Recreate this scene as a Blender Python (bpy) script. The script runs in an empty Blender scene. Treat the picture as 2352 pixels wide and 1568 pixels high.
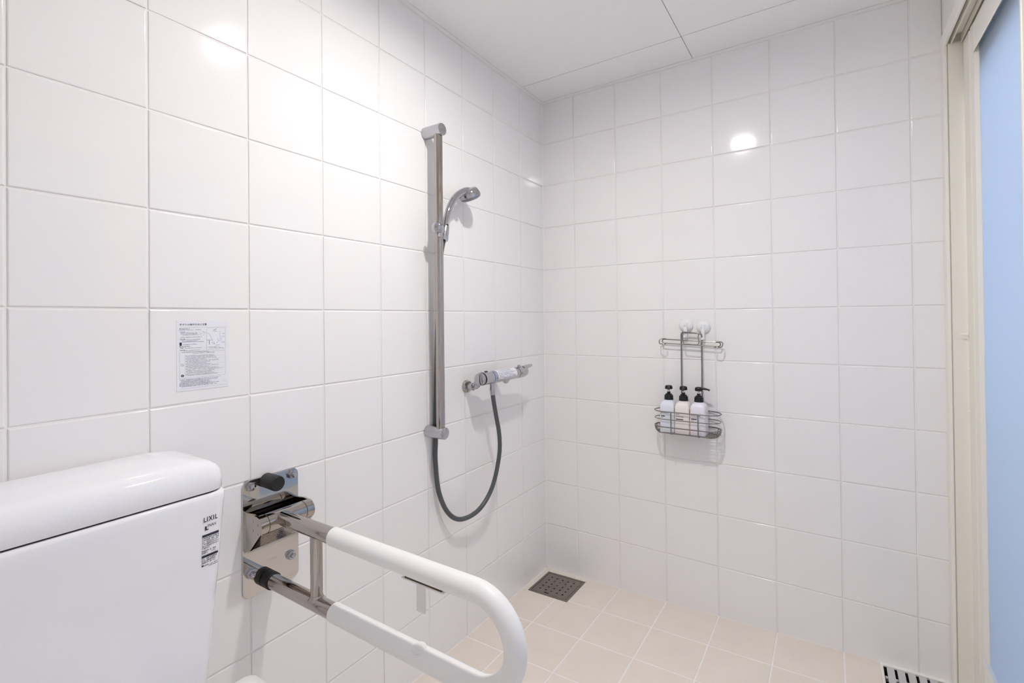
import bpy, math, random
from mathutils import Vector, Matrix
random.seed(7)
sc = bpy.context.scene
COL = sc.collection

# ------------------------------------------------------------------ camera
cam_d = bpy.data.cameras.new('camera')
cam = bpy.data.objects.new('camera', cam_d)
COL.objects.link(cam)
RIGHT = Vector((0.836077905, 0.548510691, -0.0104765967))
DOWN = Vector((-0.0128021812, 0.000415458955, -0.999917962))
FWD = Vector((-0.54846134, 0.836143438, 0.00736948932))
m = Matrix.Identity(4)
for i, v in enumerate((RIGHT, -DOWN, -FWD)):
    for r in range(3):
        m[r][i] = v[r]
m.translation = Vector((1.13654, -2.01378, 1.173))
cam.matrix_world = m
cam_d.sensor_fit = 'HORIZONTAL'
cam_d.sensor_width = 36.0
cam_d.lens = 1111.77 / 2352 * 36.0
cam_d.shift_x = (1176 - 1175.352) / 2352
cam_d.shift_y = -(784 - 722.945) / 2352
cam_d.clip_start = 0.02
sc.camera = cam

# ------------------------------------------------------------------ world (daylight beyond the frosted door)
w = bpy.data.worlds.new('world')
sc.world = w
w.use_nodes = True
bg = w.node_tree.nodes['Background']
bg.inputs['Color'].default_value = (0.77, 0.85, 1.0, 1)
bg.inputs['Strength'].default_value = 3.4
LAMP_STRENGTH = 950.0
LAMP_POS = (0.720, -1.105)
sc.view_settings.view_transform = 'Standard'
sc.view_settings.look = 'None'
sc.view_settings.gamma = 1.0
sc.view_settings.use_curve_mapping = False
sc.view_settings.exposure = 0.0
sc.cycles.use_denoising = True
sc.cycles.use_light_tree = False
w.cycles.sampling_method = 'NONE'
sc.cycles.max_bounces = 12
sc.cycles.diffuse_bounces = 10
sc.cycles.glossy_bounces = 4
sc.cycles.use_adaptive_sampling = True
sc.cycles.adaptive_threshold = 0.12
sc.cycles.adaptive_min_samples = 12
sc.cycles.sample_clamp_indirect = 6.0

# ------------------------------------------------------------------ materials
def mat(name, col, rough=0.5, metal=0.0, spec=0.5, var=0.0, vscale=6.0, bump=0.0, bscale=40.0, coat=0.0, trans=0.0, emit=None):
    mt = bpy.data.materials.new(name)
    mt.use_nodes = True
    nt = mt.node_tree
    b = nt.nodes['Principled BSDF']
    b.inputs['Base Color'].default_value = (*col, 1)
    b.inputs['Roughness'].default_value = rough
    b.inputs['Metallic'].default_value = metal
    b.inputs['Specular IOR Level'].default_value = spec
    b.inputs['Coat Weight'].default_value = coat
    b.inputs['Coat Roughness'].default_value = 0.05
    if emit:
        b.inputs['Emission Color'].default_value = (*emit[0], 1)
        b.inputs['Emission Strength'].default_value = emit[1]
    tc = nt.nodes.new('ShaderNodeTexCoord')
    geo = nt.nodes.new('ShaderNodeNewGeometry')
    if var:
        n = nt.nodes.new('ShaderNodeTexNoise')
        n.inputs['Scale'].default_value = vscale
        n.inputs['Detail'].default_value = 4
        nt.links.new(geo.outputs['Position'], n.inputs['Vector'])
        mr = nt.nodes.new('ShaderNodeMapRange')
        mr.inputs['To Min'].default_value = 1 - var
        mr.inputs['To Max'].default_value = 1 + var
        nt.links.new(n.outputs['Fac'], mr.inputs['Value'])
        mx = nt.nodes.new('ShaderNodeVectorMath')
        mx.operation = 'SCALE'
        mx.inputs[0].default_value = col
        nt.links.new(mr.outputs['Result'], mx.inputs['Scale'])
        nt.links.new(mx.outputs[0], b.inputs['Base Color'])
    if bump:
        n2 = nt.nodes.new('ShaderNodeTexNoise')
        n2.inputs['Scale'].default_value = bscale
        n2.inputs['Detail'].default_value = 2
        nt.links.new(geo.outputs['Position'], n2.inputs['Vector'])
        bp = nt.nodes.new('ShaderNodeBump')
        bp.inputs['Strength'].default_value = bump
        bp.inputs['Distance'].default_value = 0.002
        nt.links.new(n2.outputs['Fac'], bp.inputs['Height'])
        nt.links.new(bp.outputs['Normal'], b.inputs['Normal'])
    return mt

M = {}
M['tile'] = mat('wall_tile_glaze', (0.893, 0.879, 0.874), 0.085, var=0.015, vscale=5, bump=0.10, bscale=14)
M['grout'] = mat('wall_grout', (0.91, 0.89, 0.88), 0.8, var=0.05, vscale=30)
M['ftile'] = mat('floor_tile_beige', (0.85, 0.775, 0.69), 0.5, spec=0.35, var=0.05, vscale=9, bump=0.15, bscale=160)
M['fgrout'] = mat('floor_grout_white', (0.94, 0.92, 0.90), 0.85, var=0.05, vscale=12)
M['ceil'] = mat('ceiling_board', (0.92, 0.915, 0.90), 0.55, spec=0.3)
M['dark'] = mat('dark_joint_cavity_shade', (0.015, 0.014, 0.013), 0.8)  # near-black colour stands in for shade inside gaps and cavities; also backs ceiling joints
M['plain'] = mat('plain_white_wall', (0.78, 0.77, 0.76), 0.4)
M['cream'] = mat('cream_frame', (0.85, 0.825, 0.755), 0.35, spec=0.4)
M['creamlight'] = mat('pale_frame', (0.90, 0.885, 0.84), 0.35)
M['porcelain'] = mat('porcelain', (0.89, 0.89, 0.925), 0.07, coat=0.3)
M['plastic'] = mat('white_plastic', (0.83, 0.83, 0.83), 0.3)
M['grip'] = mat('white_grip_vinyl', (0.86, 0.86, 0.86), 0.42, spec=0.35)
M['chrome'] = mat('chrome', (0.50, 0.50, 0.525), 0.06, 1.0)
M['steel'] = mat('polished_stainless', (0.46, 0.425, 0.395), 0.07, 1.0)
M['mirror'] = mat('mirror_stainless', (0.62, 0.60, 0.58), 0.05, 1.0, bump=0.02, bscale=60)
M['satin'] = mat('satin_chrome', (0.52, 0.52, 0.55), 0.20, 1.0)
M['wire'] = mat('stainless_wire', (0.27, 0.26, 0.255), 0.28, 1.0)
M['drain'] = mat('aged_stainless', (0.30, 0.265, 0.24), 0.42, 0.9, var=0.25, vscale=30)
M['slat'] = mat('brushed_slat', (0.72, 0.72, 0.73), 0.35, 0.6)
M['black'] = mat('black_plastic', (0.010, 0.010, 0.012), 0.3)
M['rubber'] = mat('black_rubber', (0.012, 0.012, 0.013), 0.5)
M['etch'] = mat('etched_steel', (0.50, 0.475, 0.44), 0.25, 1.0)
M['hose'] = mat('grey_hose', (0.085, 0.092, 0.10), 0.32)
M['greyplastic'] = mat('grey_spray_plastic', (0.22, 0.23, 0.28), 0.35)
M['ink'] = mat('dark_ink', (0.02, 0.022, 0.05), 0.5)
M['greyink'] = mat('grey_ink', (0.13, 0.13, 0.22), 0.6)
M['paper'] = mat('sticker_sheet', (0.84, 0.85, 0.90), 0.4)
M['blue'] = mat('blue_ring', (0.02, 0.14, 0.55), 0.3)
M['amber'] = mat('amber_liquid', (0.62, 0.30, 0.06), 0.25)
M['brown'] = mat('brown_liquid', (0.30, 0.17, 0.11), 0.3)
M['slit'] = mat('brown_slit', (0.07, 0.035, 0.012), 0.6)
M['greystrip'] = mat('pale_grey_strip', (0.78, 0.78, 0.77), 0.4)
M['b1'] = mat('bottle_pale_blue', (0.80, 0.83, 0.90), 0.25)
M['b2'] = mat('bottle_cream', (0.90, 0.85, 0.81), 0.25)
M['b3'] = mat('bottle_lilac_white', (0.85, 0.83, 0.90), 0.25)
M['clear'] = mat('milky_clear_plastic', (0.82, 0.83, 0.84), 0.15)
M['outside'] = mat('outside_shading_slab', (0.50, 0.46, 0.42), 0.8)  # for the unseen slabs added to shade the door panes
M['lampring'] = mat('lamp_ring', (0.85, 0.85, 0.85), 0.4)
M['lamp'] = mat('lamp_diffuser', (0.9, 0.9, 0.9), 0.5, emit=((1.0, 0.955, 0.925), LAMP_STRENGTH))

def frosted():
    mt = bpy.data.materials.new('frosted_glass')
    mt.use_nodes = True
    nt = mt.node_tree
    for n in list(nt.nodes):
        nt.nodes.remove(n)
    out = nt.nodes.new('ShaderNodeOutputMaterial')
    tr = nt.nodes.new('ShaderNodeBsdfTranslucent')
    tr.inputs['Color'].default_value = (0.62, 0.70, 0.80, 1)
    df = nt.nodes.new('ShaderNodeBsdfDiffuse')
    df.inputs['Color'].default_value = (0.60, 0.63, 0.68, 1)
    gl = nt.nodes.new('ShaderNodeBsdfGlossy')
    gl.inputs['Roughness'].default_value = 0.35
    gl.inputs['Color'].default_value = (0.9, 0.9, 0.9, 1)
    a = nt.nodes.new('ShaderNodeMixShader')
    a.inputs[0].default_value = 0.25
    nt.links.new(tr.outputs[0], a.inputs[1])
    nt.links.new(df.outputs[0], a.inputs[2])
    b = nt.nodes.new('ShaderNodeMixShader')
    b.inputs[0].default_value = 0.05
    nt.links.new(a.outputs[0], b.inputs[1])
    nt.links.new(gl.outputs[0], b.inputs[2])
    nt.links.new(b.outputs[0], out.inputs[0])
    return mt
M['frost'] = frosted()

def brickwall():
    mt = mat('far_wall_tiles', (0.78, 0.77, 0.77), 0.2)
    nt = mt.node_tree
    b = nt.nodes['Principled BSDF']
    geo = nt.nodes.new('ShaderNodeNewGeometry')
    sep = nt.nodes.new('ShaderNodeSeparateXYZ')
    nt.links.new(geo.outputs['Position'], sep.inputs[0])
    ad = nt.nodes.new('ShaderNodeMath')
    ad.operation = 'ADD'
    nt.links.new(sep.outputs[0], ad.inputs[0])
    nt.links.new(sep.outputs[1], ad.inputs[1])
    cb = nt.nodes.new('ShaderNodeCombineXYZ')
    nt.links.new(ad.outputs[0], cb.inputs[0])
    nt.links.new(sep.outputs[2], cb.inputs[1])
    br = nt.nodes.new('ShaderNodeTexBrick')
    br.offset = 0.0
    br.inputs['Scale'].default_value = 1.0
    br.inputs['Brick Width'].default_value = 0.2
    br.inputs['Row Height'].default_value = 0.2
    br.inputs['Mortar Size'].default_value = 0.0015
    br.inputs['Color1'].default_value = (0.93, 0.915, 0.91, 1)
    br.inputs['Color2'].default_value = (0.93, 0.915, 0.91, 1)
    br.inputs['Mortar'].default_value = (0.62, 0.6, 0.6, 1)
    nt.links.new(cb.outputs[0], br.inputs['Vector'])
    nt.links.new(br.outputs['Color'], b.inputs['Base Color'])
    return mt
M['farwall'] = brickwall()

# ------------------------------------------------------------------ builders
def link(name, me, mt, parent=None, smooth=False):
    o = bpy.data.objects.new(name, me)
    COL.objects.link(o)
    if mt is not None and not me.materials:
        me.materials.append(M[mt] if isinstance(mt, str) else mt)
    if smooth:
        for p in me.polygons:
            p.use_smooth = True
        try:
            me.set_sharp_from_angle(angle=math.radians(smooth if smooth is not True else 40))
        except Exception:
            pass
    adopt(o, parent)
    return o

def adopt(o, parent):
    if parent is None:
        return
    o.parent = parent
    wm = Matrix.Identity(4)
    p = parent
    chain = []
    while p is not None:
        chain.append(p)
        p = p.parent
    for p in reversed(chain):
        wm = wm @ p.matrix_parent_inverse @ p.matrix_basis
    o.matrix_parent_inverse = wm.inverted()

def mesh(name, verts, faces):
    me = bpy.data.meshes.new(name)
    me.from_pydata([tuple(v) for v in verts], [], faces)
    me.update()
    return me

class MB:
    def __init__(s):
        s.v = []
        s.f = []
    def add(s, v, f):
        n = len(s.v)
        s.v += [tuple(q) for q in v]
        s.f += [tuple(i + n for i in q) for q in f]
        return s
    def box(s, x0, x1, y0, y1, z0, z1):
        v = [(x, y, z) for z in (z0, z1) for y in (y0, y1) for x in (x0, x1)]
        return s.add(v, [(0, 2, 3, 1), (4, 5, 7, 6), (0, 1, 5, 4), (2, 6, 7, 3), (0, 4, 6, 2), (1, 3, 7, 5)])
    def bbox(s, x0, x1, y0, y1, z0, z1, b=0.002):
        # box with chamfered edges
        c = [((x0, x1), (y0, y1), (z0, z1))][0]
        V = []
        idx = {}
        for i in (0, 1):
            for j in (0, 1):
                for k in (0, 1):
                    p = [c[0][i], c[1][j], c[2][k]]
                    sg = [1 if t == 0 else -1 for t in (i, j, k)]
                    for a in range(3):
                        q = list(p)
                        for e in range(3):
                            if e != a:
                                q[e] += sg[e] * b
                        idx[(i, j, k, a)] = len(V)
                        V.append(q)
        F = []
        for a in range(3):
            o1, o2 = [e for e in range(3) if e != a]
            for sd in (0, 1):
                loop = []
                for (u, t) in ((0, 0), (1, 0), (1, 1), (0, 1)):
                    key = [0, 0, 0]
                    key[a] = sd
                    key[o1] = u
                    key[o2] = t
                    loop.append(idx[(*key, a)])
                F.append(tuple(loop))
        for a in range(3):
            o1, o2 = [e for e in range(3) if e != a]
            for u in (0, 1):
                for t in (0, 1):
                    def kk(av, face):
                        key = [0, 0, 0]
                        key[a] = av
                        key[o1] = u
                        key[o2] = t
                        return idx[(*key, face)]
                    F.append((kk(0, o1), kk(1, o1), kk(1, o2), kk(0, o2)))
        for i in (0, 1):
            for j in (0, 1):
                for k in (0, 1):
                    F.append(tuple(idx[(i, j, k, a)] for a in range(3)))
        s.add(V, F)
        return s
    def lathe(s, prof, o, d, n=24, cap=True):
        # prof: list of (t along axis, radius)
        o = Vector(o)
        d = Vector(d).normalized()
        a = d.orthogonal().normalized()
        b = d.cross(a)
        V = []
        F = []
        for (t, r) in prof:
            for i in range(n):
                an = 2 * math.pi * i / n
                V.append(o + d * t + (a * math.cos(an) + b * math.sin(an)) * r)
        for j in range(len(prof) - 1):
            for i in range(n):
                F.append((j * n + i, j * n + (i + 1) % n, (j + 1) * n + (i + 1) % n, (j + 1) * n + i))
        if cap:
            F.append(tuple(reversed(range(n))))
            F.append(tuple((len(prof) - 1) * n + i for i in range(n)))
        return s.add(V, F)
    def cyl(s, p0, p1, r, n=20, bev=0.0):
        p0 = Vector(p0)
        p1 = Vector(p1)
        L = (p1 - p0).length
        if bev:
            pr = [(0, r - bev), (bev * .35, r - bev * .3), (bev, r), (L - bev, r), (L - bev * .35, r - bev * .3), (L, r - bev)]
        else:
            pr = [(0, r), (L, r)]
        return s.lathe(pr, p0, p1 - p0, n)
    def tube(s, path, r, n=10, closed=False, cap=True):
        P = [Vector(p) for p in path]
        N = len(P)
        rr = r if isinstance(r, (list, tuple)) else [r] * N
        T = []
        for i in range(N):
            if closed:
                t = P[(i + 1) % N] - P[(i - 1) % N]
            else:
                t = P[min(i + 1, N - 1)] - P[max(i - 1, 0)]
            T.append(t.normalized())
        a = T[0].orthogonal().normalized()
        fr = []
        for i in range(N):
            if i:
                q = T[i - 1].rotation_difference(T[i])
                a = (q @ a)
            a = (a - T[i] * a.dot(T[i])).normalized()
            fr.append((a.copy(), T[i].cross(a)))
        V = []
        for i in range(N):
            for k in range(n):
                an = 2 * math.pi * k / n
                V.append(P[i] + (fr[i][0] * math.cos(an) + fr[i][1] * math.sin(an)) * rr[i])
        F = []
        for i in range(N if closed else N - 1):
            j = (i + 1) % N
            off = 0
            if closed and j == 0:
                best = min(range(n), key=lambda q: (V[q] - V[i * n]).length)
                off = best
            for k in range(n):
                F.append((i * n + k, i * n + (k + 1) % n, j * n + (k + 1 + off) % n, j * n + (k + off) % n))
        if not closed and cap:
            F.append(tuple(reversed(range(n))))
            F.append(tuple((N - 1) * n + k for k in range(n)))
        return s.add(V, F)
    def loft(s, rings, cap0=True, cap1=True):
        n = len(rings[0])
        V = [q for r in rings for q in r]
        F = []
        for j in range(len(rings) - 1):
            for i in range(n):
                F.append((j * n + i, j * n + (i + 1) % n, (j + 1) * n + (i + 1) % n, (j + 1) * n + i))
        if cap0:
            F.append(tuple(reversed(range(n))))
        if cap1:
            F.append(tuple((len(rings) - 1) * n + i for i in range(n)))
        return s.add(V, F)
    def build(s, name, mt, parent=None, smooth=False):
        me = mesh(name, s.v, s.f)
        import bmesh
        bm = bmesh.new()
        bm.from_mesh(me)
        bmesh.ops.recalc_face_normals(bm, faces=bm.faces)
        bm.to_mesh(me)
        bm.free()
        return link(name, me, mt, parent, smooth)

def rrect(u0, u1, v0, v1, r, n=5):
    pts = []
    for (cx, cy, a0) in ((u1 - r, v1 - r, 0), (u0 + r, v1 - r, 90), (u0 + r, v0 + r, 180), (u1 - r, v0 + r, 270)):
        for i in range(n + 1):
            a = math.radians(a0 + 90 * i / n)
            pts.append((cx + r * math.cos(a), cy + r * math.sin(a)))
    return pts

def smoothpath(pts, k=6):
    P = [Vector(p) for p in pts]
    out = []
    for i in range(len(P) - 1):
        p0 = P[max(i - 1, 0)]
        p1 = P[i]
        p2 = P[i + 1]
        p3 = P[min(i + 2, len(P) - 1)]
        for j in range(k):
            t = j / k
            out.append(0.5 * ((2 * p1) + (p2 - p0) * t + (2 * p0 - 5 * p1 + 4 * p2 - p3) * t * t + (3 * p1 - p0 - 3 * p2 + p3) * t ** 3))
    out.append(P[-1])
    return out

def thing(name, loc, label, cat, group=None):
    o = bpy.data.objects.new(name, None)
    o.empty_display_size = 0.05
    o.location = loc
    COL.objects.link(o)
    return tag(o, label, cat, group)

def tag(o, label, cat, group=None, kind=None):
    o['label'] = label
    o['category'] = cat
    if group:
        o['group'] = group
    if kind:
        o['kind'] = kind
    return o

def structure(o, label=None):
    o['kind'] = 'structure'
    if label:
        o['label'] = label
    return o

def subtract(rects, hole):
    hx0, hx1, hy0, hy1 = hole
    out = []
    for (x0, x1, y0, y1) in rects:
        if hx1 <= x0 or hx0 >= x1 or hy1 <= y0 or hy0 >= y1:
            out.append((x0, x1, y0, y1))
            continue
        if hx0 > x0:
            out.append((x0, hx0, y0, y1))
        if hx1 < x1:
            out.append((hx1, x1, y0, y1))
        a, b = max(x0, hx0), min(x1, hx1)
        if hy0 > y0:
            out.append((a, b, y0, hy0))
        if hy1 < y1:
            out.append((a, b, hy1, y1))
    return [r for r in out if r[1] - r[0] > 0.002 and r[3] - r[2] > 0.002]

# print: flat lettering collected in 2-D and laid on a surface
class Print:
    def __init__(s):
        s.v = []
        s.f = []
    def rect(s, u0, u1, v0, v1):
        n = len(s.v)
        s.v += [(u0, v0), (u1, v0), (u1, v1), (u0, v1)]
        s.f.append((n, n + 1, n + 2, n + 3))
    def line(s, u0, v0, u1, v1, wd):
        d = Vector((u1 - u0, v1 - v0))
        if d.length < 1e-9:
            return
        p = Vector((-d.y, d.x)).normalized() * wd / 2
        n = len(s.v)
        s.v += [(u0 - p.x, v0 - p.y), (u1 - p.x, v1 - p.y), (u1 + p.x, v1 + p.y), (u0 + p.x, v0 + p.y)]
        s.f.append((n, n + 1, n + 2, n + 3))
    def frame(s, u0, u1, v0, v1, wd):
        s.line(u0, v0, u1, v0, wd)
        s.line(u1, v0, u1, v1, wd)
        s.line(u1, v1, u0, v1, wd)
        s.line(u0, v1, u0, v0, wd)
    def dashes(s, u0, u1, v, h, seed=0, fill=0.72):
        rn = random.Random(seed)
        u = u0
        while u < u1 - h * .5:
            wd = h * rn.choice((0.55, 0.75, 0.9, 0.9))
            if rn.random() < 0.93:
                k = rn.random()
                if k < 0.4:
                    s.rect(u, u + wd, v, v + h * 0.25)
                    s.rect(u + wd * .35, u + wd * .6, v, v + h * 0.9)
                    s.rect(u, u + wd, v + h * .6, v + h * 0.8)
                elif k < 0.75:
                    s.rect(u, u + wd * .3, v, v + h * 0.9)
                    s.rect(u, u + wd, v + h * .65, v + h * 0.9)
                    s.rect(u + wd * .6, u + wd * .85, v, v + h * 0.6)
                else:
                    s.rect(u, u + wd * .8, v + h * .3, v + h * 0.55)
                    s.rect(u + wd * .2, u + wd * .45, v, v + h * 0.9)
            u += h
    def text(s, body, u, v, h, bold=0.0, width=None, shear=0.0, space=1.0):
        cu = bpy.data.curves.new('lettering', 'FONT')
        cu.body = body
        cu.size = 1.0
        cu.offset = bold
        cu.shear = shear
        cu.space_character = space
        cu.resolution_u = 2
        o = bpy.data.objects.new('lettering', cu)
        COL.objects.link(o)
        dg = bpy.context.evaluated_depsgraph_get()
        me = bpy.data.meshes.new_from_object(o.evaluated_get(dg))
        xs = [q.co.x for q in me.vertices]
        ys = [q.co.y for q in me.vertices]
        if xs:
            sy = h / (max(ys) - min(ys))
            sx = (width / (max(xs) - min(xs))) if width else sy
            n = len(s.v)
            s.v += [(u + (q.co.x - min(xs)) * sx, v + (q.co.y - min(ys)) * sy) for q in me.vertices]
            s.f += [tuple(i + n for i in p.vertices) for p in me.polygons]
        bpy.data.meshes.remove(me)
        bpy.data.objects.remove(o)
        bpy.data.curves.remove(cu)
    def build(s, name, mt, parent, fn):
        me = mesh(name, [fn(u, v) for u, v in s.v], s.f)
        o = link(name, me, mt, parent)
        o['kind'] = 'stuff'
        return o

# ------------------------------------------------------------------ room
CEIL = 2.192
XR = 1.444
YR = -2.75
def floor_z(x, y):
    return -0.009 + 0.026 * x - 0.019 * y
GAP = 0.0027
DEP = 0.0015

tile_cache = {}
def tile_mesh(wd, ht):
    key = (round(wd, 4), round(ht, 4))
    if key in tile_cache:
        return tile_cache[key]
    prof = [(0.0, 0.0, 0.0), (0.0, DEP * .45, 0.12), (0.0007, DEP * .82, 0.7), (0.0030, DEP, 1.0)]
    V = []
    Nn = []
    F = []
    for (ins, h, up) in prof:
        for (sx, sy) in ((-1, -1), (1, -1), (1, 1), (-1, 1)):
            V.append((sx * (wd / 2 - ins), sy * (ht / 2 - ins), h))
            l = math.sqrt(max(0, 1 - up * up))
            Nn.append(Vector((sx * l * .707, sy * l * .707, up)).normalized())
    for j in range(3):
        for i in range(4):
            F.append((j * 4 + i, j * 4 + (i + 1) % 4, (j + 1) * 4 + (i + 1) % 4, (j + 1) * 4 + i))
    F.append((12, 13, 14, 15))
    me = mesh('tile', V, F)
    for p in me.polygons:
        p.use_smooth = True
    # per-corner normals: edges roll over, the face stays flat
    side = [Vector((0, -1, 0)), Vector((1, 0, 0)), Vector((0, 1, 0)), Vector((-1, 0, 0))]
    ups = [0.0, 0.15, 0.72, 1.0]
    ln = []
    for p in me.polygons:
        for li in p.loop_indices:
            vi = me.loops[li].vertex_index
            if p.index == 12:
                ln.append((0, 0, 1))
            else:
                u = ups[vi // 4]
                n = side[p.index % 4] * math.sqrt(1 - u * u) + Vector((0, 0, u))
                ln.append(tuple(n.normalized()))
    me.normals_split_custom_set(ln)
    me.materials.append(M['tile'])
    tile_cache[key] = me
    return me

def place_tile(parent, wd, ht, origin, U, V, N, tilt=0.0016):
    me = tile_mesh(wd, ht)
    o = bpy.data.objects.new('tile', me)
    COL.objects.link(o)
    rot = Matrix.Identity(4)
    for r in range(3):
        rot[r][0] = U[r]
        rot[r][1] = V[r]
        rot[r][2] = N[r]
    o.matrix_world = Matrix.Translation(Vector(origin) - Vector(N) * DEP) @ rot @ Matrix.Rotation(random.gauss(0, tilt), 4, 'X') @ Matrix.Rotation(random.gauss(0, tilt), 4, 'Y')
    o.parent = parent
    return o

# left wall: plane x = 0, runs along -y
WT = 0.12
wl = MB().box(-WT, -DEP, YR - WT, WT, -0.08, CEIL + 0.05).build('wall_left', 'grout')
structure(wl, 'white glossy square tiled wall behind the toilet and shower rail')
ys = [0.0] + [-(0.2034 + 0.2 * i) for i in range(0, 13)]
zs = [-0.035] + [0.2 * i for i in range(1, 11)] + [CEIL]
for i in range(len(ys) - 1):
    for j in range(len(zs) - 1):
        y0, y1 = ys[i + 1] + GAP / 2, ys[i] - (GAP / 2 if i else 0)
        z0, z1 = zs[j] + GAP / 2, zs[j + 1] - (GAP / 2 if j < 10 else 0)
        place_tile(wl, y1 - y0, z1 - z0, (0, (y0 + y1) / 2, (z0 + z1) / 2), (0, 1, 0), (0, 0, 1), (1, 0, 0))
# back wall: plane y = 0, runs along +x
wb = MB().box(0, XR + 0.02, DEP, WT, -0.08, CEIL + 0.05).build('wall_back', 'grout')
structure(wb, 'white glossy square tiled wall where the wire caddy hangs')
xs = [0.0] + [0.1639 + 0.2 * i for i in range(0, 7)] + [XR]
for i in range(len(xs) - 1):
    for j in range(len(zs) - 1):
        x0, x1 = xs[i] + (GAP / 2 if i else 0), xs[i + 1] - (GAP / 2 if i < len(xs) - 2 else 0)
        z0, z1 = zs[j] + GAP / 2, zs[j + 1] - (GAP / 2 if j < 10 else 0)
        place_tile(wb, x1 - x0, z1 - z0, ((x0 + x1) / 2, 0, (z0 + z1) / 2), (-1, 0, 0), (0, 0, 1), (0, -1, 0))
# right wall: above and beside the sliding door
DOOR_END = -1.66
wr = MB()
wr.box(XR + DEP, XR + WT, DOOR_END, 0, 2.038, CEIL + 0.05)
wr.box(XR + DEP, XR + WT, YR - WT, DOOR_END, -0.08, CEIL + 0.05)
wro = structure(wr.build('wall_right', 'farwall'), 'white tiled wall above the sliding door')
yy = [0.0] + [-(0.2 * i) for i in range(1, 9)]
for i in range(len(yy) - 1):
    y0, y1 = yy[i + 1] + GAP / 2, yy[i] - 0.001
    place_tile(wro, y1 - y0, CEIL - 2.04, (XR, (y0 + y1) / 2, (CEIL + 2.04) / 2), (0, -1, 0), (0, 0, 1), (-1, 0, 0))
wf = MB().box(-WT, XR + WT, YR - WT, YR, -0.08, CEIL + 0.05).build('wall_rear', 'farwall')
structure(wf, 'white tiled wall behind the viewer')

# floor with fall towards the corner drain
DR = (0.029, 0.215, -0.218, -0.033)
TR = (1.266, XR + 0.0, -1.66, -0.016)
fb = MB()
for (x0, x1, y0, y1) in subtract(subtract([(0, XR + 0.05, YR, 0)], DR), TR):
    V = [(x, y, floor_z(x, y) - 0.0016) for (x, y) in ((x0, y0), (x1, y0), (x1, y1), (x0, y1))]
    B = [(x, y, -0.14) for (x, y) in ((x0, y0), (x1, y0), (x1, y1), (x0, y1))]
    fb.add(V + B, [(0, 1, 2, 3), (7, 6, 5, 4), (0, 4, 5, 1), (1, 5, 6, 2), (2, 6, 7, 3), (3, 7, 4, 0)])
floor = structure(fb.build('floor', 'fgrout'), 'beige square tiled floor with white joints')
fx = [0.0] + [0.1638 + 0.2 * i for i in range(0, 7)]
fy = [0.0] + [-(0.0033 + 0.2027 * i) for i in range(1, 14)]
FG = 0.0052
for i in range(len(fx) - 1):
    for j in range(len(fy) - 1):
        x0, x1 = fx[i] + (FG / 2 if i else 0.004), min(fx[i + 1] - FG / 2, 1.262)
        y0, y1 = fy[j + 1] + FG / 2, fy[j] - (FG / 2 if j else 0.004)
        if y0 < YR or x1 - x0 < 0.01:
            continue
        rc = subtract([(x0, x1, y0, y1)], (DR[0] - 0.003, DR[1] + 0.003, DR[2] - 0.003, DR[3] + 0.003))
        mb = MB()
        for (a0, a1, b0, b1) in rc:
            c = 0.0012
            top = [(a0 + c, b0 + c), (a1 - c, b0 + c), (a1 - c, b1 - c), (a0 + c, b1 - c)]
            low = [(a0, b0), (a1, b0), (a1, b1), (a0, b1)]
            V = [(x, y, floor_z(x, y)) for x, y in top] + [(x, y, floor_z(x, y) - 0.0009) for x, y in low] + [(x, y, floor_z(x, y) - 0.0016) for x, y in low]
            mb.add(V, [(0, 1, 2, 3)] + [(4 + q, 4 + (q + 1) % 4, (q + 1) % 4, q) for q in range(4)] + [(8 + q, 8 + (q + 1) % 4, 4 + (q + 1) % 4, 4 + q) for q in range(4)])
        if mb.v:
            mb.build('tile', 'ftile', floor)
# strip of mortar beside the trench
# ceiling boards with open joints and a thin edge trim
LX, LY = LAMP_POS
H = 0.040
cb = MB()
for (x0, x1, y0, y1) in subtract([(-0.02, XR + WT, YR - 0.02, WT)], (LX - H - 0.004, LX + H + 0.004, LY - H - 0.004, LY + H + 0.004)):
    cb.box(x0, x1, y0, y1, CEIL + 0.006, CEIL + 0.05)
ceil = structure(cb.build('ceiling', 'dark'), 'pale grey ceiling of boards with thin dark joints')
bx = [0.019, 0.6985, XR - 0.019]
by = [-0.0235, -0.2035, -1.1135 - 0.91, YR + 0.02]
for i in range(2):
    for j in range(3):
        x0, x1 = bx[i] + 0.0012, bx[i + 1] - 0.0012
        y0, y1 = by[j + 1] + 0.0018, by[j] - 0.0018
        mb = MB()
        for (a0, a1, b0, b1) in subtract([(x0, x1, y0, y1)], (LX - H, LX + H, LY - H, LY + H)):
            mb.box(a0, a1, b0, b1, CEIL, CEIL + 0.0058)
        mb.build('panel', 'ceil', ceil)
t = MB().box(0, 0.0188, YR, 0, CEIL - 0.0015, CEIL + 0.006).build('trim_1', 'ceil')
structure(t, 'thin ceiling edge trim along the left wall')
t = MB().box(0.0188, XR - 0.0188, -0.0232, 0, CEIL - 0.0015, CEIL + 0.006).build('trim_2', 'ceil')
structure(t, 'thin ceiling edge trim along the back wall')
t = MB().box(XR - 0.0188, XR, YR, 0, CEIL - 0.0015, CEIL + 0.006).build('trim_3', 'ceil')
structure(t, 'thin ceiling edge trim above the door wall')

t = MB().add([(0, 0, 0.0), (0.0035, 0, 0.0), (0, -0.0035, 0.0), (0, 0, CEIL - 0.0016), (0.0035, 0, CEIL - 0.0016), (0, -0.0035, CEIL - 0.0016)], [(0, 1, 2), (3, 5, 4), (1, 4, 5, 2), (0, 3, 4, 1), (0, 2, 5, 3)]).build('trim_4', 'grout')
structure(t, 'thin white sealant line in the tiled corner')

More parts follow.
